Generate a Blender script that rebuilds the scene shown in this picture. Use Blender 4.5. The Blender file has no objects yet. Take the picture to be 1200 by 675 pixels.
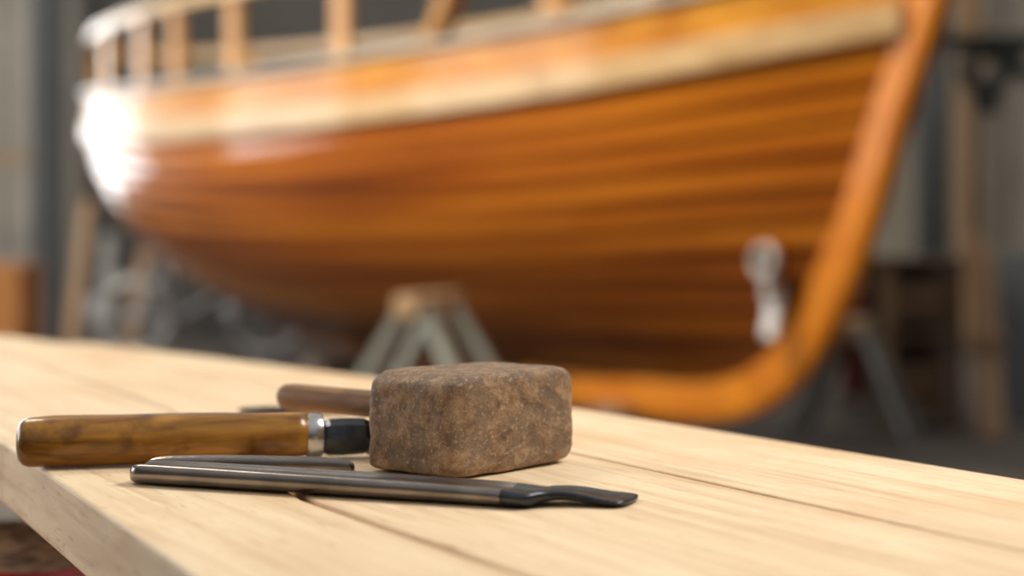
import bpy, bmesh, math, random
from mathutils import Vector, Matrix, noise
random.seed(4)
sc = bpy.context.scene
sc.view_settings.view_transform = 'Standard'
TZ = 0.90

# ---------------------------------------------------------------- helpers
def link(o, parent=None):
    sc.collection.objects.link(o)
    if parent is not None:
        o.parent = parent
    return o
def empty(name, loc=(0,0,0), rot=0.0):
    e = bpy.data.objects.new(name, None); e.location = loc; e.rotation_euler = (0,0,rot)
    e.empty_display_size = 0.1
    return link(e)
def mesh_obj(name, verts, faces, mat=None, parent=None, smooth=False, loc=(0,0,0), rot=(0,0,0), bevel=0, seg=2):
    me = bpy.data.meshes.new(name); me.from_pydata([tuple(v) for v in verts], [], faces)
    bm = bmesh.new(); bm.from_mesh(me); bmesh.ops.recalc_face_normals(bm, faces=bm.faces); bm.to_mesh(me); bm.free()
    if smooth:
        for p in me.polygons: p.use_smooth = True
    o = bpy.data.objects.new(name, me); o.location = loc; o.rotation_euler = rot
    if mat: me.materials.append(mat)
    if bevel:
        m = o.modifiers.new('bev','BEVEL'); m.width = bevel; m.segments = seg; m.limit_method='ANGLE'; m.angle_limit=math.radians(40)
    return link(o, parent)
def box(name, c, size, mat, parent=None, bevel=0.004, rot=(0,0,0)):
    x,y,z = [s/2 for s in size]
    v = [(-x,-y,-z),(x,-y,-z),(x,y,-z),(-x,y,-z),(-x,-y,z),(x,-y,z),(x,y,z),(-x,y,z)]
    f = [(0,3,2,1),(4,5,6,7),(0,1,5,4),(1,2,6,5),(2,3,7,6),(3,0,4,7)]
    return mesh_obj(name, v, f, mat, parent, loc=c, rot=rot, bevel=bevel)
def beam(name, a, b, w, h, mat, parent=None, bevel=0.004):
    a=Vector(a); b=Vector(b); d=b-a
    o = box(name, (a+b)/2, (w,h,d.length), mat, parent, bevel)
    o.rotation_mode='QUATERNION'; o.rotation_quaternion = d.to_track_quat('Z','Y')
    return o
def lathe(name, prof, mat, parent=None, n=40, sy=1.0, sz=1.0, loc=(0,0,0), rot=(0,0,0), wob=0.0, sharp=False):
    v=[]; f=[]
    for i,(x,r) in enumerate(prof):
        for k in range(n):
            a=2*math.pi*k/n
            rr = r*(1+wob*noise.noise(Vector((x*25, math.cos(a)*1.5, math.sin(a)*1.5))))
            v.append((x, rr*math.cos(a)*sy, rr*math.sin(a)*sz))
    for i in range(len(prof)-1):
        for k in range(n):
            f.append((i*n+k, i*n+(k+1)%n, (i+1)*n+(k+1)%n, (i+1)*n+k))
    f.append(tuple(range(n))); f.append(tuple((len(prof)-1)*n+k for k in range(n)))
    return mesh_obj(name, v, f, mat, parent, smooth=not sharp, loc=loc, rot=rot)
def cyl(name, a, b, r, mat, parent=None, n=20, r2=None):
    a=Vector(a); b=Vector(b); d=b-a; L=d.length
    r2 = r if r2 is None else r2
    o = lathe(name, [(0,r*0.9),(min(.004,L*.1),r),(L-min(.004,L*.1),r2),(L,r2*0.9)], mat, parent, n=n, loc=a)
    o.rotation_mode='QUATERNION'; o.rotation_quaternion = d.to_track_quat('X','Z')
    return o
def torus(name, c, R, r, mat, parent=None, rot=(0,0,0), n=48, m=10):
    v=[];f=[]
    for i in range(n):
        A=2*math.pi*i/n
        for j in range(m):
            B=2*math.pi*j/m
            v.append(((R+r*math.cos(B))*math.cos(A),(R+r*math.cos(B))*math.sin(A),r*math.sin(B)))
    for i in range(n):
        for j in range(m):
            f.append((i*m+j,((i+1)%n)*m+j,((i+1)%n)*m+(j+1)%m,i*m+(j+1)%m))
    return mesh_obj(name,v,f,mat,parent,smooth=True,loc=c,rot=rot)
def interp(tab, x):
    if x<=tab[0][0]: return tab[0][1]
    if x>=tab[-1][0]: return tab[-1][1]
    for i in range(len(tab)-1):
        if tab[i][0]<=x<=tab[i+1][0]:
            x0,y0=tab[i]; x1,y1=tab[i+1]
            m0=(y1-tab[i-1][1])/(x1-tab[i-1][0]) if i>0 else (y1-y0)/(x1-x0)
            m1=(tab[i+2][1]-y0)/(tab[i+2][0]-x0) if i+2<len(tab) else (y1-y0)/(x1-x0)
            h=x1-x0; t=(x-x0)/h
            return (2*t**3-3*t*t+1)*y0+(t**3-2*t*t+t)*h*m0+(-2*t**3+3*t*t)*y1+(t**3-t*t)*h*m1

# ---------------------------------------------------------------- materials
def newmat(name):
    m=bpy.data.materials.new(name); m.use_nodes=True
    nt=m.node_tree; b=nt.nodes['Principled BSDF']
    return m,nt,b
def wood(name, c_dark, c_light, scale=(1,12,12), rotz=0.0, freq=4.0, rough=0.5, coat=0.0, bump=0.15, contrast=(0.3,0.7), c_spot=None, spot=(0.6,0.7), spotscale=3.0, variation=0.0, coat_rough=0.1, fleck=None, spec=0.5):
    m,nt,b=newmat(name); N=nt.nodes; L=nt.links
    tc=N.new('ShaderNodeTexCoord'); mp0=N.new('ShaderNodeMapping'); mp0.inputs['Rotation'].default_value=(0,0,rotz)
    mp=N.new('ShaderNodeMapping'); mp.inputs['Scale'].default_value=scale
    L.new(tc.outputs['Object'],mp0.inputs['Vector']); L.new(mp0.outputs[0],mp.inputs['Vector'])
    n1=N.new('ShaderNodeTexNoise'); n1.inputs['Scale'].default_value=freq; n1.inputs['Detail'].default_value=6; n1.inputs['Distortion'].default_value=0.6
    L.new(mp.outputs[0],n1.inputs['Vector'])
    r=N.new('ShaderNodeValToRGB'); r.color_ramp.elements[0].position=contrast[0]; r.color_ramp.elements[1].position=contrast[1]
    r.color_ramp.elements[0].color=(*c_dark,1); r.color_ramp.elements[1].color=(*c_light,1)
    L.new(n1.outputs[0],r.inputs[0]); out=r.outputs[0]
    if c_spot:
        n2=N.new('ShaderNodeTexNoise'); n2.inputs['Scale'].default_value=spotscale; n2.inputs['Detail'].default_value=5
        L.new(mp0.outputs[0],n2.inputs['Vector'])
        r2=N.new('ShaderNodeValToRGB'); r2.color_ramp.elements[0].position=spot[0]; r2.color_ramp.elements[1].position=spot[1]
        r2.color_ramp.elements[0].color=(0,0,0,1); r2.color_ramp.elements[1].color=(1,1,1,1)
        L.new(n2.outputs[0],r2.inputs[0])
        mx=N.new('ShaderNodeMixRGB'); mx.inputs[2].default_value=(*c_spot,1)
        L.new(r2.outputs[0],mx.inputs[0]); L.new(out,mx.inputs[1]); out=mx.outputs[0]
    if fleck:
        mp3=N.new('ShaderNodeMapping'); mp3.inputs['Scale'].default_value=(18,160,160); L.new(mp0.outputs[0],mp3.inputs[0])
        n3=N.new('ShaderNodeTexNoise'); n3.inputs['Scale'].default_value=1.5; n3.inputs['Detail'].default_value=3; L.new(mp3.outputs[0],n3.inputs['Vector'])
        r3=N.new('ShaderNodeValToRGB'); r3.color_ramp.elements[0].position=.60; r3.color_ramp.elements[1].position=.72
        r3.color_ramp.elements[0].color=(0,0,0,1); r3.color_ramp.elements[1].color=(.6,.6,.6,1)
        L.new(n3.outputs[0],r3.inputs[0])
        mx=N.new('ShaderNodeMixRGB'); mx.inputs[2].default_value=(*fleck,1)
        L.new(r3.outputs[0],mx.inputs[0]); L.new(out,mx.inputs[1]); out=mx.outputs[0]
    if variation:
        oi=N.new('ShaderNodeObjectInfo'); hs=N.new('ShaderNodeHueSaturation'); mr=N.new('ShaderNodeMapRange')
        mr.inputs[3].default_value=1-variation; mr.inputs[4].default_value=1+variation
        L.new(oi.outputs['Random'],mr.inputs[0]); L.new(mr.outputs[0],hs.inputs['Value']); L.new(out,hs.inputs['Color']); out=hs.outputs[0]
    L.new(out,b.inputs['Base Color']); b.inputs['Roughness'].default_value=rough
    b.inputs['Specular IOR Level'].default_value=spec
    b.inputs['Coat Weight'].default_value=coat; b.inputs['Coat Roughness'].default_value=coat_rough
    if bump:
        bp=N.new('ShaderNodeBump'); bp.inputs['Strength'].default_value=bump; bp.inputs['Distance'].default_value=0.002
        L.new(n1.outputs[0],bp.inputs['Height']); L.new(bp.outputs[0],b.inputs['Normal'])
    return m
def plain(name, col, rough=0.5, metal=0.0, nscale=20, amt=0.15, bump=0.0, coat=0.0):
    m,nt,b=newmat(name); N=nt.nodes; L=nt.links
    tc=N.new('ShaderNodeTexCoord'); n1=N.new('ShaderNodeTexNoise'); n1.inputs['Scale'].default_value=nscale; n1.inputs['Detail'].default_value=5
    L.new(tc.outputs['Object'],n1.inputs['Vector'])
    r=N.new('ShaderNodeValToRGB'); r.color_ramp.elements[0].position=.3; r.color_ramp.elements[1].position=.7
    r.color_ramp.elements[0].color=(*[c*(1-amt) for c in col],1); r.color_ramp.elements[1].color=(*[min(1,c*(1+amt)) for c in col],1)
    L.new(n1.outputs[0],r.inputs[0]); L.new(r.outputs[0],b.inputs['Base Color'])
    b.inputs['Roughness'].default_value=rough; b.inputs['Metallic'].default_value=metal; b.inputs['Coat Weight'].default_value=coat
    if bump:
        bp=N.new('ShaderNodeBump'); bp.inputs['Strength'].default_value=bump; bp.inputs['Distance'].default_value=0.003
        L.new(n1.outputs[0],bp.inputs['Height']); L.new(bp.outputs[0],b.inputs['Normal'])
    return m
def emis(name,col,s):
    m,nt,b=newmat(name); b.inputs['Base Color'].default_value=(*col,1)
    b.inputs['Emission Color'].default_value=(*col,1); b.inputs['Emission Strength'].default_value=s
    return m

ANG = math.atan2(0.871,0.491)
M_pine = wood('pine_board',(0.67,0.455,0.27),(0.88,0.69,0.465),scale=(1.2,22,22),rotz=ANG,freq=3,rough=0.6,bump=0.12,contrast=(.25,.6),c_spot=(0.72,0.46,0.25),spot=(.50,.78),spotscale=5,variation=0.06,fleck=(.50,.31,.16),spec=.3)
M_bul = wood('varnished_bulwark',(0.50,0.17,0.013),(0.78,0.35,0.04),scale=(0.4,3,3),freq=3,rough=0.4,coat=0.3,bump=0,spec=.2)
M_stem = wood('varnished_stem',(0.60,0.17,0.007),(0.82,0.28,0.016),scale=(1,3,1),freq=3,rough=0.45,coat=0.15,bump=0,spec=.2)
M_keel = wood('keel_timber_shaded',(0.10,0.028,0.005),(0.20,0.06,0.01),scale=(1,3,1),freq=3,rough=0.6,bump=0,spec=.2)  # stem wood darkened in colour for the shade under the boat
M_rail = wood('pale_rub_rail',(0.55,0.33,0.14),(0.76,0.51,0.26),scale=(0.5,4,4),freq=3,rough=0.4,coat=0.3,bump=0,spec=.3)
M_post = wood('rail_post_wood',(0.46,0.20,0.05),(0.68,0.35,0.10),scale=(3,3,1),freq=3,rough=0.4,coat=0.2,bump=0,spec=.3)
M_capr = plain('cap_rail_paint',(0.45,0.42,0.37),0.4,nscale=3)
M_deck = plain('deck_wood',(0.12,0.07,0.035),0.7,nscale=4)
M_handle = wood('chisel_handle_wood',(0.17,0.063,0.006),(0.47,0.215,0.026),scale=(1,5,5),freq=16,rough=0.30,coat=0.4,bump=0.15,contrast=(.33,.64),c_spot=(0.09,0.032,0.006),spot=(.56,.76),spotscale=32,spec=.3)
M_mhandle = wood('mallet_handle_wood',(0.13,0.055,0.018),(0.30,0.14,0.055),scale=(1,6,6),freq=14,rough=0.55,bump=0.2,spec=.3)
M_steel = plain('tool_steel',(0.24,0.215,0.20),0.26,1.0,nscale=30,amt=.25)
M_dark = plain('dark_forged_steel',(0.055,0.06,0.068),0.28,1.0,nscale=60,amt=.4,bump=.15)
M_ferr = plain('ferrule_steel',(0.55,0.56,0.58),0.22,1.0,nscale=40)
M_oldwood = wood('weathered_timber',(0.10,0.06,0.04),(0.40,0.28,0.18),scale=(2,8,8),freq=6,rough=0.85,bump=0.8)
M_slab = wood('rough_slab_wood',(0.16,0.10,0.065),(0.78,0.58,0.40),scale=(3,9,9),freq=9,rough=0.9,bump=0.9,contrast=(.35,.6))
M_red = plain('red_cloth',(0.50,0.02,0.02),0.7)
M_redd = plain('dull_red_paint',(0.22,0.012,0.012),0.6)
M_greenpaint = plain('grey_green_paint',(0.33,0.34,0.29),0.6,nscale=8)
M_blockwood = wood('block_wood',(0.42,0.25,0.13),(0.6,0.40,0.22),scale=(2,8,8),freq=4,rough=0.7)
M_floor = plain('workshop_floor',(0.075,0.058,0.046),0.75,nscale=2,amt=.35)
M_wall = plain('corrugated_wall',(0.30,0.27,0.225),0.6,nscale=1.5,amt=.12)
M_doorm = plain('dark_sliding_door',(0.036,0.033,0.029),0.5,nscale=2,amt=.3)
M_col = plain('blue_grey_column',(0.05,0.055,0.06),0.5,nscale=3)
M_grey = plain('grey_metal',(0.26,0.26,0.245),0.4,0.6,nscale=5)
M_silver = plain('silver_metal',(0.6,0.6,0.6),0.3,0.8,nscale=5)
M_black = plain('black_metal',(0.015,0.015,0.015),0.4,0.3,nscale=5)
M_brown = wood('cabinet_wood',(0.10,0.06,0.03),(0.24,0.14,0.075),scale=(2,2,1),freq=3,rough=0.6)
M_orange = wood('crate_wood',(0.42,0.16,0.04),(0.58,0.25,0.07),scale=(1,3,3),freq=3,rough=0.6)
M_tan = wood('tan_plank',(0.30,0.18,0.09),(0.44,0.28,0.16),scale=(4,4,1),freq=3,rough=0.6)
M_blue = plain('blue_grey_sheet',(0.13,0.14,0.155),0.5,nscale=3)
M_fit = plain('fitting_metal',(0.50,0.45,0.40),0.35,0.5,nscale=9)
M_win = emis('window_daylight',(0.92,0.97,1.0),8.0)

NS=12
def hull_mat():
    m,nt,b=newmat('varnished_hull_planks'); N=nt.nodes; L=nt.links
    uv=N.new('ShaderNodeUVMap'); uv.uv_map='girth'
    sp=N.new('ShaderNodeSeparateXYZ'); L.new(uv.outputs[0],sp.inputs[0])
    fl=N.new('ShaderNodeMath'); fl.operation='FLOOR'; L.new(sp.outputs[1],fl.inputs[0])
    wn=N.new('ShaderNodeTexWhiteNoise'); wn.noise_dimensions='1D'; L.new(fl.outputs[0],wn.inputs['W'])
    mp=N.new('ShaderNodeMapping'); mp.inputs['Scale'].default_value=(.26,1.0,1); L.new(uv.outputs[0],mp.inputs[0])
    cb=N.new('ShaderNodeCombineXYZ'); L.new(wn.outputs[0],cb.inputs[2])
    va=N.new('ShaderNodeVectorMath'); va.operation='ADD'; L.new(mp.outputs[0],va.inputs[0])
    sc2=N.new('ShaderNodeVectorMath'); sc2.operation='SCALE'; sc2.inputs['Scale'].default_value=.5; L.new(cb.outputs[0],sc2.inputs[0]); L.new(sc2.outputs[0],va.inputs[1])
    n1=N.new('ShaderNodeTexNoise'); n1.inputs['Scale'].default_value=1.1; n1.inputs['Detail'].default_value=6; n1.inputs['Roughness'].default_value=.6
    L.new(va.outputs[0],n1.inputs['Vector'])
    a=N.new('ShaderNodeMath'); a.operation='MULTIPLY_ADD'; a.inputs[1].default_value=.08; L.new(wn.outputs[0],a.inputs[0]); L.new(n1.outputs[0],a.inputs[2])
    r=N.new('ShaderNodeValToRGB'); e=r.color_ramp.elements
    e[0].position=.38; e[0].color=(0.16,0.034,0.002,1); e[1].position=.72; e[1].color=(0.84,0.30,0.018,1)
    k=e.new(.54); k.color=(0.48,0.128,0.006,1)
    L.new(a.outputs[0],r.inputs[0])
    fr=N.new('ShaderNodeMath'); fr.operation='FRACT'; L.new(sp.outputs[1],fr.inputs[0])
    r2=N.new('ShaderNodeValToRGB'); e=r2.color_ramp.elements; e[0].position=.0; e[0].color=(.74,.70,.68,1); e[1].position=.10; e[1].color=(1,1,1,1)
    L.new(fr.outputs[0],r2.inputs[0])
    mx=N.new('ShaderNodeMixRGB'); mx.blend_type='MULTIPLY'; mx.inputs[0].default_value=1; L.new(r.outputs[0],mx.inputs[1]); L.new(r2.outputs[0],mx.inputs[2])
    mr=N.new('ShaderNodeMapRange'); mr.inputs[1].default_value=.5; mr.inputs[2].default_value=NS*.68; mr.inputs[3].default_value=.22; mr.inputs[4].default_value=1; L.new(sp.outputs[1],mr.inputs[0])  # colour scaled down toward the keel: shade under the hull put into the planks
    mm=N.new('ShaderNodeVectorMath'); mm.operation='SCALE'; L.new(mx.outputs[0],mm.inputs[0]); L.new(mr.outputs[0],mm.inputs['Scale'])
    L.new(mm.outputs[0],b.inputs['Base Color']); b.inputs['Roughness'].default_value=.5; b.inputs['Specular IOR Level'].default_value=.1
    b.inputs['Coat Weight'].default_value=.8; b.inputs['Coat Roughness'].default_value=.11; b.inputs['Coat Tint'].default_value=(1,.9,.74,1)
    return m
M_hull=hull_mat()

def mallet_mat():
    m,nt,b=newmat('worn_mallet_wood'); N=nt.nodes; L=nt.links
    tc=N.new('ShaderNodeTexCoord')
    mp=N.new('ShaderNodeMapping'); mp.inputs['Scale'].default_value=(.7,1,1); L.new(tc.outputs['Object'],mp.inputs[0])
    n1=N.new('ShaderNodeTexNoise'); n1.inputs['Scale'].default_value=75; n1.inputs['Detail'].default_value=9; n1.inputs['Roughness'].default_value=.75; n1.inputs['Distortion'].default_value=.3
    v=N.new('ShaderNodeTexVoronoi'); v.inputs['Scale'].default_value=110; v.feature='DISTANCE_TO_EDGE'
    n3=N.new('ShaderNodeTexNoise'); n3.inputs['Scale'].default_value=320; n3.inputs['Detail'].default_value=5
    n4=N.new('ShaderNodeTexNoise'); n4.inputs['Scale'].default_value=44; n4.inputs['Detail'].default_value=7; n4.inputs['Roughness'].default_value=.7
    for q in (n1,n3,n4): L.new(mp.outputs[0],q.inputs['Vector'])
    mv=N.new('ShaderNodeMixRGB'); mv.inputs[0].default_value=.03; L.new(mp.outputs[0],mv.inputs[1]); L.new(n1.outputs[1],mv.inputs[2]); L.new(mv.outputs[0],v.inputs['Vector'])
    r=N.new('ShaderNodeValToRGB'); e=r.color_ramp.elements
    e[0].position=.36; e[0].color=(0.13,0.074,0.040,1); e[1].position=.64; e[1].color=(0.44,0.295,0.175,1)
    k=e.new(.5); k.color=(0.285,0.168,0.090,1)
    L.new(n1.outputs[0],r.inputs[0])
    r4b=N.new('ShaderNodeValToRGB'); r4b.color_ramp.elements[0].position=.50; r4b.color_ramp.elements[1].position=.53
    L.new(n4.outputs[0],r4b.inputs[0])
    mg=N.new('ShaderNodeMixRGB'); mg.inputs[2].default_value=(0.165,0.118,0.08,1)
    ml=N.new('ShaderNodeMath'); ml.operation='MULTIPLY'; ml.inputs[1].default_value=.6; L.new(r4b.outputs[0],ml.inputs[0]); L.new(ml.outputs[0],mg.inputs[0]); L.new(r.outputs[0],mg.inputs[1])
    r3=N.new('ShaderNodeValToRGB'); r3.color_ramp.elements[0].position=.58; r3.color_ramp.elements[1].position=.68
    L.new(n3.outputs[0],r3.inputs[0])
    mx=N.new('ShaderNodeMixRGB'); mx.inputs[2].default_value=(0.45,0.34,0.235,1)
    ms=N.new('ShaderNodeMath'); ms.operation='MULTIPLY'; ms.inputs[1].default_value=.8; L.new(r3.outputs[0],ms.inputs[0]); L.new(ms.outputs[0],mx.inputs[0]); L.new(mg.outputs[0],mx.inputs[1])
    r4=N.new('ShaderNodeValToRGB'); r4.color_ramp.elements[0].position=0; r4.color_ramp.elements[0].color=(.45,.42,.4,1); r4.color_ramp.elements[1].position=.05
    L.new(v.outputs[0],r4.inputs[0])
    m2=N.new('ShaderNodeMixRGB'); m2.blend_type='MULTIPLY'; m2.inputs[0].default_value=.35; L.new(mx.outputs[0],m2.inputs[1]); L.new(r4.outputs[0],m2.inputs[2])
    L.new(m2.outputs[0],b.inputs['Base Color']); b.inputs['Roughness'].default_value=.66
    ad=N.new('ShaderNodeMath'); ad.operation='MULTIPLY_ADD'; ad.inputs[1].default_value=.5; L.new(n3.outputs[0],ad.inputs[0]); L.new(n1.outputs[0],ad.inputs[2])
    ad2=N.new('ShaderNodeMath'); ad2.operation='MULTIPLY_ADD'; ad2.inputs[1].default_value=-.25; L.new(r4b.outputs[0],ad2.inputs[0]); L.new(ad.outputs[0],ad2.inputs[2])
    bp=N.new('ShaderNodeBump'); bp.inputs['Strength'].default_value=.7; bp.inputs['Distance'].default_value=.002
    L.new(ad2.outputs[0],bp.inputs['Height']); L.new(bp.outputs[0],b.inputs['Normal'])
    return m
M_mallet=mallet_mat()

# ---------------------------------------------------------------- camera
cam=bpy.data.cameras.new('camera'); co=bpy.data.objects.new('camera',cam); link(co)
co.location=(0,0,TZ+0.19); co.rotation_euler=(math.pi/2,0,0)
cam.lens=60; cam.sensor_width=36; cam.shift_y=-67.5/1200
cam.dof.use_dof=True; cam.dof.focus_distance=1.28; cam.dof.aperture_fstop=2.6
sc.camera=co

# ---------------------------------------------------------------- workbench
bench=empty('workbench')
def inset(poly,d):
    n=len(poly); A=sum(poly[i][0]*poly[(i+1)%n][1]-poly[(i+1)%n][0]*poly[i][1] for i in range(n))
    if A<0: poly=poly[::-1]
    out=[]
    for i in range(n):
        p0=Vector(poly[i-1]);p=Vector(poly[i]);p1=Vector(poly[(i+1)%n])
        e0=(p-p0).normalized();e1=(p1-p).normalized()
        n0=Vector((-e0.y,e0.x));n1=Vector((-e1.y,e1.x)); k=(n0+n1).normalized()
        out.append(p+k*d/max(.4,k.dot(n0)))
    return out
def board(name,poly,th=0.055,z=TZ,gap=0.0013,mat=M_pine):
    p=inset(poly,gap); n=len(p)
    v=[(q.x,q.y,z-th) for q in p]+[(q.x,q.y,z) for q in p]
    f=[tuple(range(n))[::-1],tuple(range(n,2*n))]+[(i,(i+1)%n,n+(i+1)%n,n+i) for i in range(n)]
    return mesh_obj(name,v,f,mat,bench,bevel=0.0026,seg=2)
S3=[(.204,.6),(.0094,.938),(-.1447,1.206),(-.362,1.81),(-.814,2.714),(-1.08,3.25)]
S2=[(.537,.6),(.304,1.0133),(.0512,1.4615),(-.3,2.08),(-.75,2.88)]
board('plank_1',[(-.02,.6)]+S3+[(-1.15,2.95),(-.47,1.54),(-.456,1.52),(-.178,.938)],gap=.0038)
board('plank_2',S3[::-1]+S2+[(-.927,3.089),(-1.06,3.27)],gap=.0032)
board('plank_3',S2[:]+[(-.449,2.535),(-.19,2.195),(.06,1.79),(.377,1.258),(.80,.6)],gap=.0030)
board('plank_4',[(.80,.6),(.377,1.258),(.06,1.79),(-.19,2.195),(-.449,2.535),(-.75,2.88),(-.72,2.90),(-.449,2.568),(-.19,2.235),(.073,1.827),(.393,1.31),(.85,.6)],gap=.0006,z=TZ-.001)
for i,(cx,cy) in enumerate([(-.55,2.05),(.22,.95)]):
    beam(f'bearer_{i+1}',(cx-.36,cy-.20,TZ-.085),(cx+.36,cy+.20,TZ-.085),.08,.058,M_oldwood,bench)
    for j,sg in enumerate((-1,1)):
        beam(f'leg_{i+1}_{j+1}',(cx+sg*.30,cy+sg*.166,TZ-.115),(cx+sg*.36,cy+sg*.20,0.0),.07,.07,M_oldwood,bench)
slab=empty('rough_timber_slab')
v=[];f=[];nx,ny=70,50
for j in range(ny+1):
    for i in range(nx+1):
        x=-1.25+1.25*i/nx; y=1.15+.85*j/ny
        v.append((x,y,TZ-.150+.014*noise.noise(Vector((x*14,y*14,0)))+.010*noise.noise(Vector((x*50,y*50,3)))))
for j in range(ny):
    for i in range(nx):
        a=j*(nx+1)+i; f.append((a,a+1,a+nx+2,a+nx+1))
o=mesh_obj('top',v,f,M_slab,slab,smooth=True); sm=o.modifiers.new('s','SOLIDIFY'); sm.thickness=.06; sm.offset=-1
for i,(x,y) in enumerate([(-1.15,1.25),(-.08,1.25),(-1.15,1.92),(-.08,1.75)]):
    box(f'leg_{i+1}',(x,y,.345),(.07,.07,.69),M_oldwood,slab)
v=[];f=[];n=60
for i in range(n+1):
    t=i/n; x=-.70+.42*t; y=1.60+.03*math.sin(t*13); z=TZ-.136+.006*math.sin(t*19)
    v+= [(x,y-.012,z),(x,y+.012,z+.003)]
for i in range(n): f.append((2*i,2*i+2,2*i+3,2*i+1))
o=mesh_obj('red_strap',v,f,M_red,smooth=True); sm=o.modifiers.new('s','SOLIDIFY'); sm.thickness=.003

# ---------------------------------------------------------------- mallet
E=Vector((.65,.76)); Fd=Vector((.76,-.65))
hx,hy,hz=.0770,.0470,.0388
cen=Vector((-.0455,1.285))+E*hx-Fd*hy
mal=empty('mallet',(cen.x,cen.y,TZ),math.atan2(E.y,E.x))
bm=bmesh.new(); bmesh.ops.create_cube(bm,size=2); bmesh.ops.subdivide_edges(bm,edges=bm.edges[:],cuts=39,use_grid_fill=True)
for vv in bm.verts:
    p=vv.co.copy(); k=13.0 if p.x<0 else 10.0
    nrm=(abs(p.x)**k+abs(p.y)**k+abs(p.z)**k)**(1/k)
    mxx=max(abs(p.x),abs(p.y),abs(p.z)); p=p*(mxx/nrm)
    ch=max(0,(-p.x)-.74)*max(0,p.z)*.5
    q=Vector((p.x*hx,p.y*hy*(1+0.03*(1-p.x*p.x)-.25*ch),p.z*hz*(1+.02*(1-p.x*p.x)-ch)))
    nn=noise.noise(q*45)*.0009+noise.noise(q*170)*.0005
    vv.co=q*(1+nn/.05)
zmin=min(vv.co.z for vv in bm.verts)
for vv in bm.verts:
    vv.co.z-=zmin
me=bpy.data.meshes.new('mallet_head'); bm.to_mesh(me); bm.free()
for p in me.polygons: p.use_smooth=True
me.materials.append(M_mallet); o=bpy.data.objects.new('head',me); link(o,mal)
lathe('handle',[(0,.0108),(.05,.0108),(.12,.0110),(.185,.0113),(.196,.0108),(.201,.0088),(.203,.006)],M_mhandle,mal,loc=(-.005,.036,.0435),rot=(0,math.radians(0.8),math.radians(90-4)),sz=1.08,wob=.05)

# ---------------------------------------------------------------- wooden-handled chisel behind the mallet
ch=empty('wood_handled_chisel',(-.395,1.360,TZ+.0210),math.radians(14))
lathe('handle',[(0,.006),(.0015,.014),(.005,.0180),(.010,.0198),(.03,.0205),(.08,.0204),(.14,.0199),(.19,.0190),(.222,.0183),(.232,.0178)],M_handle,ch,n=48,wob=.035)
lathe('ferrule',[(.230,.0168),(.231,.0182),(.2335,.0186),(.243,.0180),(.2445,.0166)],M_ferr,ch,n=40,loc=(0,0,-.001))
lathe('neck',[(.243,.009),(.245,.0140),(.250,.0160),(.262,.0164),(.279,.0158),(.285,.0130),(.287,.009)],M_dark,ch,n=8,sz=.95,loc=(0,0,-.003),sharp=True)
box('blade',(.305,0,-.0150),(.050,.016,.006),M_steel,ch,bevel=.002)

# ---------------------------------------------------------------- gouges lying in front
def loftbar(name,secs,mats,parent,n=20,split=None,hollow=.28):
    v=[];f=[]
    for (x,hw,t,yo,z0) in secs:
        for k in range(n):
            a=2*math.pi*k/n; c,s=math.cos(a),math.sin(a)
            yy=math.copysign(abs(c)**.7,c)*hw
            zz=(math.copysign(abs(s)**.7,s)*.5+.5)*t
            if s>0.3: zz-=t*hollow*max(0,1-(yy/(hw*.75))**2)
            v.append((x,yy+yo,zz+z0))
    for i in range(len(secs)-1):
        for k in range(n): f.append((i*n+k,i*n+(k+1)%n,(i+1)*n+(k+1)%n,(i+1)*n+k))
    f.append(tuple(range(n)));f.append(tuple((len(secs)-1)*n+k for k in range(n)))
    o=mesh_obj(name,v,f,mats[0],parent,smooth=True)
    if len(mats)>1:
        o.data.materials.append(mats[1])
        for p in o.data.polygons:
            if p.center.x>split: p.material_index=1
    m=o.modifiers.new('sub','SUBSURF'); m.levels=1; m.render_levels=2
    return o
g=empty('steel_gouge',(-.285,1.289,TZ+.0005),math.radians(-20.6))
loftbar('blade',[(0,.004,.007,0,.001),(.002,.011,.014,0,0),(.008,.0170,.0175,0,0),(.02,.0185,.0180,0,0),(.10,.0195,.0175,0,0),(.20,.0205,.0168,0,0),(.28,.0210,.0155,0,0),(.305,.0220,.0145,.000,0),(.318,.0230,.0125,.001,0),(.323,.0222,.0112,.0035,.0005),(.326,.0200,.0102,.008,.002),(.330,.0185,.0095,.0125,.0025),(.338,.0175,.0088,.0175,.003),(.348,.0180,.0080,.0215,.0025),(.359,.0200,.0070,.0250,.001),(.369,.0225,.0060,.0270,.0004),(.377,.0225,.0052,.0290,.0004),(.381,.0200,.0046,.0310,.0005),(.383,.0100,.003,.032,.0008)],[M_steel,M_dark],g,split=.308)
g2=empty('steel_gouge.001',(-.286,1.3275,TZ+.0005),math.radians(-1.0))
loftbar('blade',[(0,.003,.007,0,.001),(.002,.007,.012,0,0),(.01,.0090,.0160,0,0),(.06,.0095,.0165,0,0),(.12,.0095,.0155,0,0),(.153,.0090,.014,0,0),(.162,.008,.011,0,0),(.164,.003,.006,0,.001)],[M_steel],g2)
g3=empty('steel_gouge.002',(-.285,1.78,TZ+.0005),math.radians(-8))
loftbar('blade',[(0,.003,.003,0,.001),(.004,.009,.006,0,0),(.06,.011,.008,0,0),(.18,.012,.009,0,0),(.22,.012,.008,0,0),(.225,.005,.004,0,0)],[M_dark],g3)

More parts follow.
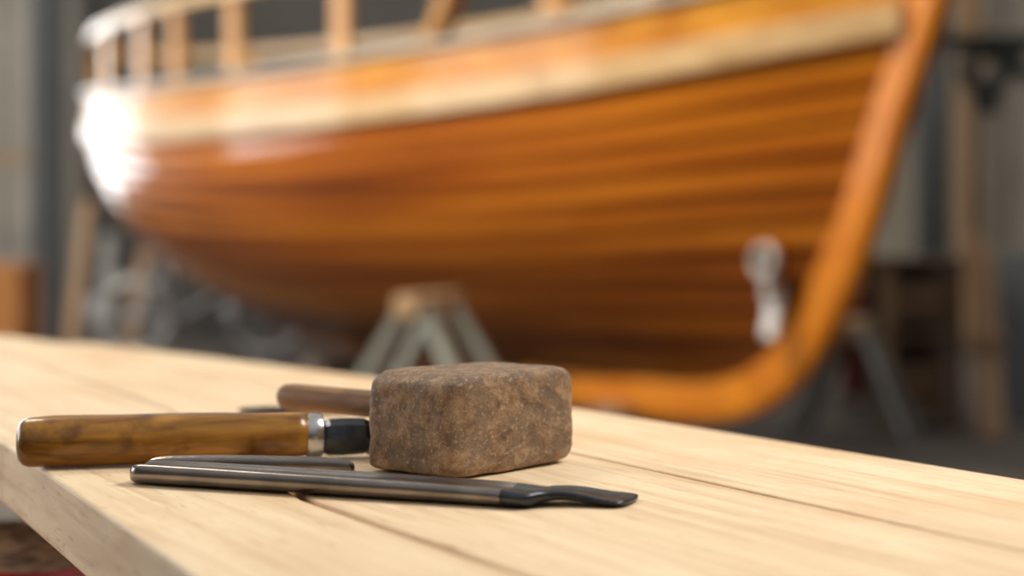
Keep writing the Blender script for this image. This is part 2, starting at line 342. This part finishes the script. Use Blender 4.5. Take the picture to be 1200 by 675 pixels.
# ---------------------------------------------------------------- boat
boat=empty('wooden_boat',(1.75,7.0,0),math.atan2(.795,-.607))
LEN=7.65
ZS=[(0,1.985),(1.4,1.81),(3,1.715),(4.2,1.70),(5.5,1.73),(7.65,1.85)]
ZK=[(1.3,.31),(2.2,.33),(3.5,.36),(5,.46),(6,.66),(7,1.0),(7.5,1.22),(7.65,1.3)]
BB=[(0,.03),(.5,.27),(1,.47),(1.5,.63),(2,.77),(3,.98),(4,1.08),(5,1.06),(6,.93),(6.7,.74),(7.15,.54),(7.45,.33),(7.6,.14),(7.65,0.02)]
STEM=[(0,1.22),(.04,1.00),(.13,.83),(.26,.67),(.48,.48),(.75,.31),(1,.13)]
def hull_pt(u,t,side,lap=0.0):
    s1=LEN*u; s0=1.22+(7.3-1.22)*u
    ss=interp(STEM,t); se=7.3+.35*math.sin(t*math.pi/2)
    s=ss+(se-ss)*u
    z=interp(ZK,s0)+(interp(ZS,s1)-interp(ZK,s0))*t
    p=.95-.45*min(1,u/.45)
    w=interp(BB,s1)*math.sin(math.pi/2*t)**p
    return (s, side*(max(0,w)+.03+lap), z)
NU=110; SUB=4
uu=[ (i/NU) for i in range(NU+1)]
uu=[ 1-(1-x)**1.25 for x in uu]
for side in (1,-1):
    v=[];f=[];uvs=[];rows=[]
    for k in range(NS):
        for j in range(SUB+1):
            rows.append(((k+j/SUB)/NS, .010*(1-j/SUB), k+min(.995,max(.0,j/SUB))))
    for (t,lap,vc) in rows:
        for u in uu:
            p=hull_pt(u,t,side,lap*min(1,u*8)); v.append(p); uvs.append((p[0],vc+.001))
    W=NU+1
    for r in range(len(rows)-1):
        for i in range(NU):
            a=r*W+i; f.append((a,a+1,a+W+1,a+W))
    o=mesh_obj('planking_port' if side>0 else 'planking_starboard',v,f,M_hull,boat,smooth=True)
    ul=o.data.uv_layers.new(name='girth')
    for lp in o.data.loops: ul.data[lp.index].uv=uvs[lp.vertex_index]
def strip(name,path,outw,h0,h1,mat):
    v=[];f=[];n=len(path)
    for i,p in enumerate(path):
        a=Vector(path[max(0,i-1)]);b=Vector(path[min(n-1,i+1)]); d=b-a
        nrm=Vector((d.y,-d.x,0)); nrm=nrm.normalized() if nrm.length>1e-6 else Vector((1,0,0))
        P=Vector(p)
        v+=[P-nrm*outw[0]+Vector((0,0,h0)),P+nrm*outw[1]+Vector((0,0,h0)),P+nrm*outw[1]+Vector((0,0,h1)),P-nrm*outw[0]+Vector((0,0,h1))]
    for i in range(n-1):
        for k in range(4): f.append((i*4+k,i*4+(k+1)%4,i*4+4+(k+1)%4,i*4+4+k))
    f.append((0,1,2,3)); f.append(tuple((n-1)*4+k for k in range(4)))
    return mesh_obj(name,v,f,mat,boat,bevel=.008)
Lp=[hull_pt(u,1,1) for u in uu]
Rp=[(s,-w,z) for (s,w,z) in Lp[::-1]]
full=Lp+Rp
strip('rub_rail',full,(.045,.01),-.085,.05,M_rail)
strip('bulwark',full,(.012,.02),.045,.235,M_bul)
strip('cap_rail',full,(.05,.05),.235,.27,M_capr)
v=[];f=[]
for i,(s,w,z) in enumerate(Lp): v+=[(s,w-.01,z+.02),(s,0,z+.05),(s,-w+.01,z+.02)]
for i in range(len(Lp)-1):
    f+=[(3*i,3*i+1,3*i+4,3*i+3),(3*i+1,3*i+2,3*i+5,3*i+4)]
mesh_obj('deck',v,f,M_deck,boat,smooth=True)
path=[(-.05,2.45),(.0,2.30)]
for i in range(21):
    t=1-i/20; s,w,z=hull_pt(0,t,1); path.append((s,z))
for i in range(1,40):
    s,w,z=hull_pt(i/40*.98,0,1); path.append((s,z))
for _ in range(3):
    path=[path[0]]+[((path[i-1][0]+2*path[i][0]+path[i+1][0])/4,(path[i-1][1]+2*path[i][1]+path[i+1][1])/4) for i in range(1,len(path)-1)]+[path[-1]]
v=[];f=[];n=len(path)
for i,(s,z) in enumerate(path):
    a=path[max(0,i-2)];b=path[min(n-1,i+2)]; d=Vector((b[0]-a[0],b[1]-a[1])).normalized()
    nr=Vector((d.y,-d.x))
    k=.145 if i<30 else max(.07,.145-.004*(i-30))
    for (q,hw) in ((-.045,.065),(k*.75,.055),(k,.035)):
        v+=[(s+nr.x*q,hw,z+nr.y*q)]
    for (q,hw) in ((k,.035),(k*.75,.055),(-.045,.065)):
        v+=[(s+nr.x*q,-hw,z+nr.y*q)]
for i in range(n-1):
    for k in range(6): f.append((i*6+k,i*6+(k+1)%6,i*6+6+(k+1)%6,i*6+6+k))
f.append(tuple(range(6))); f.append(tuple((n-1)*6+k for k in range(6)))
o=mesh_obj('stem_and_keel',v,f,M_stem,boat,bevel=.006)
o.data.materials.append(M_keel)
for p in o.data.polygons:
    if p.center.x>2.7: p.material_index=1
RZ=2.43
rp=[(s,w-.04,RZ) for (s,w,z) in Lp if s>2.3]
rpf=rp+[(s,-w,z) for (s,w,z) in rp[::-1]]
strip('hand_rail',rpf,(.045,.045),-.03,.04,M_rail)
def side_at(s_):
    return min(Lp,key=lambda q:abs(q[0]-s_))
pi_=0
for s_,sgs in ((3.05,(1,)),(4.05,(1,)),(4.75,(1,)),(5.3,(1,)),(6.1,(1,-1)),(7.0,(1,-1)),(3.6,(-1,)),(4.9,(-1,))):
    for sg in sgs:
        s,w,z=side_at(s_); pi_+=1
        i0=Lp.index((s,w,z)); a=Lp[max(0,i0-1)]; b=Lp[min(len(Lp)-1,i0+1)]
        ang=math.atan2((b[1]-a[1])*sg,b[0]-a[0])
        box(f'rail_post_{pi_}',(s,sg*(w-.04),(z+.26+RZ)/2),(.12,.05,RZ-z-.25),M_post,boat,rot=(0,0,ang))
for i,(a,b) in enumerate([((3.90,0,1.75),(3.1,0,2.95)),((2.12,0,1.80),(3.0,0,2.95)),((1.75,0,1.85),(1.6,0,2.5))]):
    beam(f'cabin_frame_{i+1}',a,b,.13,.10,M_post,boat)
fit=empty('bow_bracket',(.77,.12,-.045)); fit.parent=boat
box('plate',(0,.05,.78),(.09,.03,.26),M_fit,fit,bevel=.02,rot=(math.radians(12),0,0))
torus('ring',(0,.10,1.0),.06,.022,M_fit,fit,rot=(math.pi/2,0,0))
cyl('shackle_pin',(0,.04,1.02),(0,.15,1.02),.028,M_black,fit)
box('hook',(0,.08,.90),(.05,.04,.16),M_fit,fit,bevel=.012)
for i,s_ in enumerate((1.9,3.3,4.7)):
    zt=interp(ZK,s_)-.10-.02*i
    box(f'keel_block_{i+1}',(s_,0,zt*.25),(.22,.5,zt*.5),M_oldwood,boat); box(f'keel_block_top_{i+1}',(s_,0,zt*.75),(.2,.35,zt*.5),M_oldwood,boat)

# ---------------------------------------------------------------- sawhorses
def sawhorse(name,c,rot,H,L_,splay,mat):
    e=empty(name,(c[0],c[1],0),rot)
    box('top_beam',(0,0,H-.05),(.12,L_,.10),M_blockwood,e,bevel=.01)
    k=0
    for sy in (-1,1):
        for sx in (-1,1):
            k+=1; beam(f'leg_{k}',(sx*.05,sy*(L_/2-.10),H-.06),(sx*splay,sy*(L_/2+.02),0.0),.07,.05,mat,e)
        beam(f'brace_{k}',(-splay*.72,sy*(L_/2-.02),H*.27),(splay*.72,sy*(L_/2-.02),H*.27),.05,.03,mat,e)
    return e
sawhorse('sawhorse',(-.38,7.85),math.radians(-22),.80,.52,.48,M_greenpaint)
sawhorse('sawhorse.001',(1.80,9.0),math.radians(-20),.62,.5,.30,M_grey)

# ---------------------------------------------------------------- room
box('floor',(0,8,-.05),(24,22,.1),M_floor,bevel=0)
def corr(name,x0,x1,y,z1,mat,axis='x'):
    v=[];f=[];n=int(abs(x1-x0)/.05)
    for i in range(n+1):
        x=x0+(x1-x0)*i/n; d=.03*(1 if (i//4)%2 else 0)
        for z in (0,z1): v.append((x,y-d,z) if axis=='x' else (y+d,x,z))
    for i in range(n): f.append((2*i,2*i+2,2*i+3,2*i+1))
    return mesh_obj(name,v,f,mat)
corr('wall_back',-12,12,17.5,7,M_wall)
corr('wall_left',-3,17.5,-11.5,7,M_wall,'y')
d=empty('door_1',(-.6,17.3,0))
box('leaf_left',(-1.9,0,2.9),(3.7,.08,5.8),M_doorm,d); box('leaf_right',(1.9,0,2.9),(3.7,.08,5.8),M_doorm,d)
box('track',(0,-.06,5.85),(8.2,.12,.12),M_col,d)
for i,x in enumerate((-3,-1,1,3)): box(f'stile_{i}',(x,-.06,2.9),(.1,.05,5.7),M_col,d)
def window(name,c,w,h,axis='x'):
    e=empty(name,c,0 if axis=='x' else math.pi/2)
    box('pane',(0,0,0),(w,.03,h),M_win,e,bevel=0)
    for i,x in enumerate((-w/2,0,w/2)): box(f'mullion_{i}',(x,-.03,0),(.07,.08,h),M_grey,e)
    for i,z in enumerate((-h/2,0,h/2)): box(f'transom_{i}',(0,-.03,z),(w+.07,.08,.07),M_grey,e)
window('stern_glow_window',(-8.4,17.38,2.6),5.4,4.2)  # unseen window, added and widened to put the bright reflection on the stern
window('window_2',(-11.4,11,2.8),4,3.4,'y')
window('window_3',(-11.4,5,2.8),4,3.4,'y')
def ibeam(name,x,y,h,w,mat):
    e=empty(name,(x,y,0))
    box('web',(0,0,h/2),(.03,w,h),mat,e); box('flange_front',(0,-w/2,h/2),(w,.03,h),mat,e); box('flange_back',(0,w/2,h/2),(w,.03,h),mat,e)
    box('base_plate',(0,0,.015),(w*1.6,w*1.6,.03),mat,e)
ibeam('steel_column',-4.13,15.2,6.5,.24,M_col)
ibeam('steel_column.001',3.75,15.2,6.5,.24,M_col)
beam('wall_rail',(-9,15.5,1.74),(-4.35,15.5,1.74),.16,.08,M_tan)
e=empty('leaning_planks',(-3.75,14.4,0))
beam('plank_1',(0,0,0),(.05,.5,1.35),.10,.04,M_tan,e); beam('plank_2',(.3,0,0),(.22,.5,1.05),.10,.04,M_grey,e); beam('plank_3',(.50,0,0),(.55,.5,.9),.10,.04,M_tan,e)
e=empty('wooden_crate',(-4.15,13,0))
for k in range(5): box(f'front_slat_{k+1}',(0,-.3,.09+.16*k),(.95,.025,.14),M_orange,e)
for k,sx in enumerate((-1,1)):
    box(f'side_{k+1}',(sx*.475,0,.4),(.025,.6,.8),M_orange,e); box(f'corner_{k+1}',(sx*.44,-.275,.41),(.05,.03,.82),M_orange,e)
box('back',(0,.3,.4),(.95,.025,.8),M_orange,e); box('lid',(0,0,.83),(1.0,.66,.03),M_orange,e)
e=empty('bicycle',(-2.62,14.3,0),math.radians(10)); e.scale=(1.1,1.1,1.1)
for i,x in enumerate((-.5,.5)):
    torus(f'tyre_{i}',(x,0,.33),.31,.022,M_grey,e,rot=(math.pi/2,0,0)); torus(f'rim_{i}',(x,0,.33),.27,.03,M_silver,e,rot=(math.pi/2,0,0))
    cyl(f'hub_{i}',(x,-.05,.33),(x,.05,.33),.03,M_silver,e)
    for k in range(12):
        a=k*math.pi/6; cyl(f'spoke_{i}_{k}',(x,0,.33),(x+.28*math.cos(a),0,.33+.28*math.sin(a)),.005,M_silver,e,n=6)
for i,(a,b,r) in enumerate([((-.5,0,.33),(-.15,0,.33),.012),((-.15,0,.33),(-.27,0,.85),.018),((-.5,0,.33),(-.24,0,.72),.012),((-.24,0,.72),(.33,0,.75),.02),((-.15,0,.33),(.36,0,.65),.02),((.5,0,.33),(.30,0,.92),.018)]):
    cyl(f'tube_{i}',a,b,r,M_silver,e)
box('saddle',(-.28,0,.88),(.24,.13,.05),M_black,e,bevel=.02); cyl('handlebar',(.30,-.28,.94),(.30,.28,.94),.014,M_silver,e)
e=empty('shelf_cabinet',(2.25,9.6,0))
for k,sx in enumerate((-1,1)):
    for j,sy in enumerate((-1,1)): box(f'post_{k}{j}',(sx*.19,sy*.22,.47),(.06,.06,.94),M_tan if (k==0 and j==0) else M_brown,e)
for k,z in enumerate((.1,.5,.92)): box(f'shelf_{k}',(0,0,z),(.44,.5,.04),M_brown,e)
box('back_panel',(0,.24,.5),(.40,.02,.85),M_doorm,e); box('drawer',(0,-.02,.70),(.31,.42,.22),M_brown,e); box('toolbox',(0,0,.25),(.30,.3,.22),M_brown,e)
e=empty('leaning_board',(2.55,9.15,0)); beam('board',(-.02,-.15,0),(.04,.25,1.0),.14,.035,M_tan,e); beam('cleat',(-.07,-.02,.5),(.09,-.02,.5),.03,.06,M_tan,e)
e=empty('sheet_stack',(3.15,9.9,0))
for k in range(4): box(f'sheet_{k}',(0.03*k,.06*k,.48),(.75,.02,.96),M_blue,e,rot=(math.radians(-4),0,0))
e=empty('red_gas_bottle',(2.05,10.15,0))
lathe('bottle',[(0,.06),(.01,.085),(.66,.085),(.72,.06),(.76,.03),(.78,.025)],M_redd,e,rot=(0,-math.pi/2,0)); cyl('valve',(0,0,.78),(0,0,.86),.02,M_silver,e); box('valve_wheel',(0,0,.87),(.06,.06,.02),M_black,e)
for i,x in enumerate((4.45,4.95,5.5)):
    box('wall_post' if i==0 else f'wall_post.{i:03d}',(x,16.6,3.2),(.22,.2,6.4),[M_tan,M_wall,M_tan][i])
e=empty('pulley_hoist',(3.0,11.0,0))
cyl('pole',(-.25,0,0),(-.25,0,4),.055,M_col,e)
beam('arm',(-.25,0,2.3),(.55,0,2.3),.10,.10,M_black,e)
torus('sheave',(.05,0,2.13),.12,.06,M_black,e,rot=(math.pi/2,0,0)); torus('sheave_2',(.36,0,2.20),.11,.05,M_black,e,rot=(math.pi/2,0,0))
cyl('rope',(.0,0,2.1),(-.02,0,1.1),.018,M_black,e); box('hook_block',(.05,0,1.94),(.16,.10,.2),M_black,e,bevel=.02)

# ---------------------------------------------------------------- lights
w=bpy.data.worlds.new('world'); sc.world=w; w.use_nodes=True
NT=w.node_tree; N=NT.nodes; L=NT.links
tc=N.new('ShaderNodeTexCoord'); sp=N.new('ShaderNodeSeparateXYZ'); L.new(tc.outputs['Generated'],sp.inputs[0])
r=N.new('ShaderNodeValToRGB'); e_=r.color_ramp.elements; e_[0].position=.0; e_[0].color=(.055,.048,.04,1); e_[1].position=.75; e_[1].color=(.98,.95,.91,1)
L.new(sp.outputs[2],r.inputs[0]); L.new(r.outputs[0],N['Background'].inputs[0]); N['Background'].inputs[1].default_value=0.56
def area(name,loc,target,size,power,col=(1,1,1),sy=None):
    l=bpy.data.lights.new(name,'AREA'); l.size=size; l.energy=power; l.color=col
    if sy: l.shape='RECTANGLE'; l.size_y=sy
    o=bpy.data.objects.new(name,l); o.location=loc
    o.rotation_euler=(Vector(target)-Vector(loc)).to_track_quat('-Z','Y').to_euler(); return link(o)
area('bench_fill',(1.9,1.9,3.2),(0,1.3,.9),1.0,74,(1,.95,.86))  # added area lamp, soft light on the bench from upper right; no skylight built
area('boat_fill',(-3.2,5.2,5.8),(-1.0,9.0,1.9),2.6,430,(1,.90,.72),1.0)  # added area lamp aimed at the hull to brighten it, no roof opening
area('rear_fill',(0,13.0,6.5),(0,15,0),6.0,165,(1,.94,.86),3)  # added overhead lamp to fill the back of the room
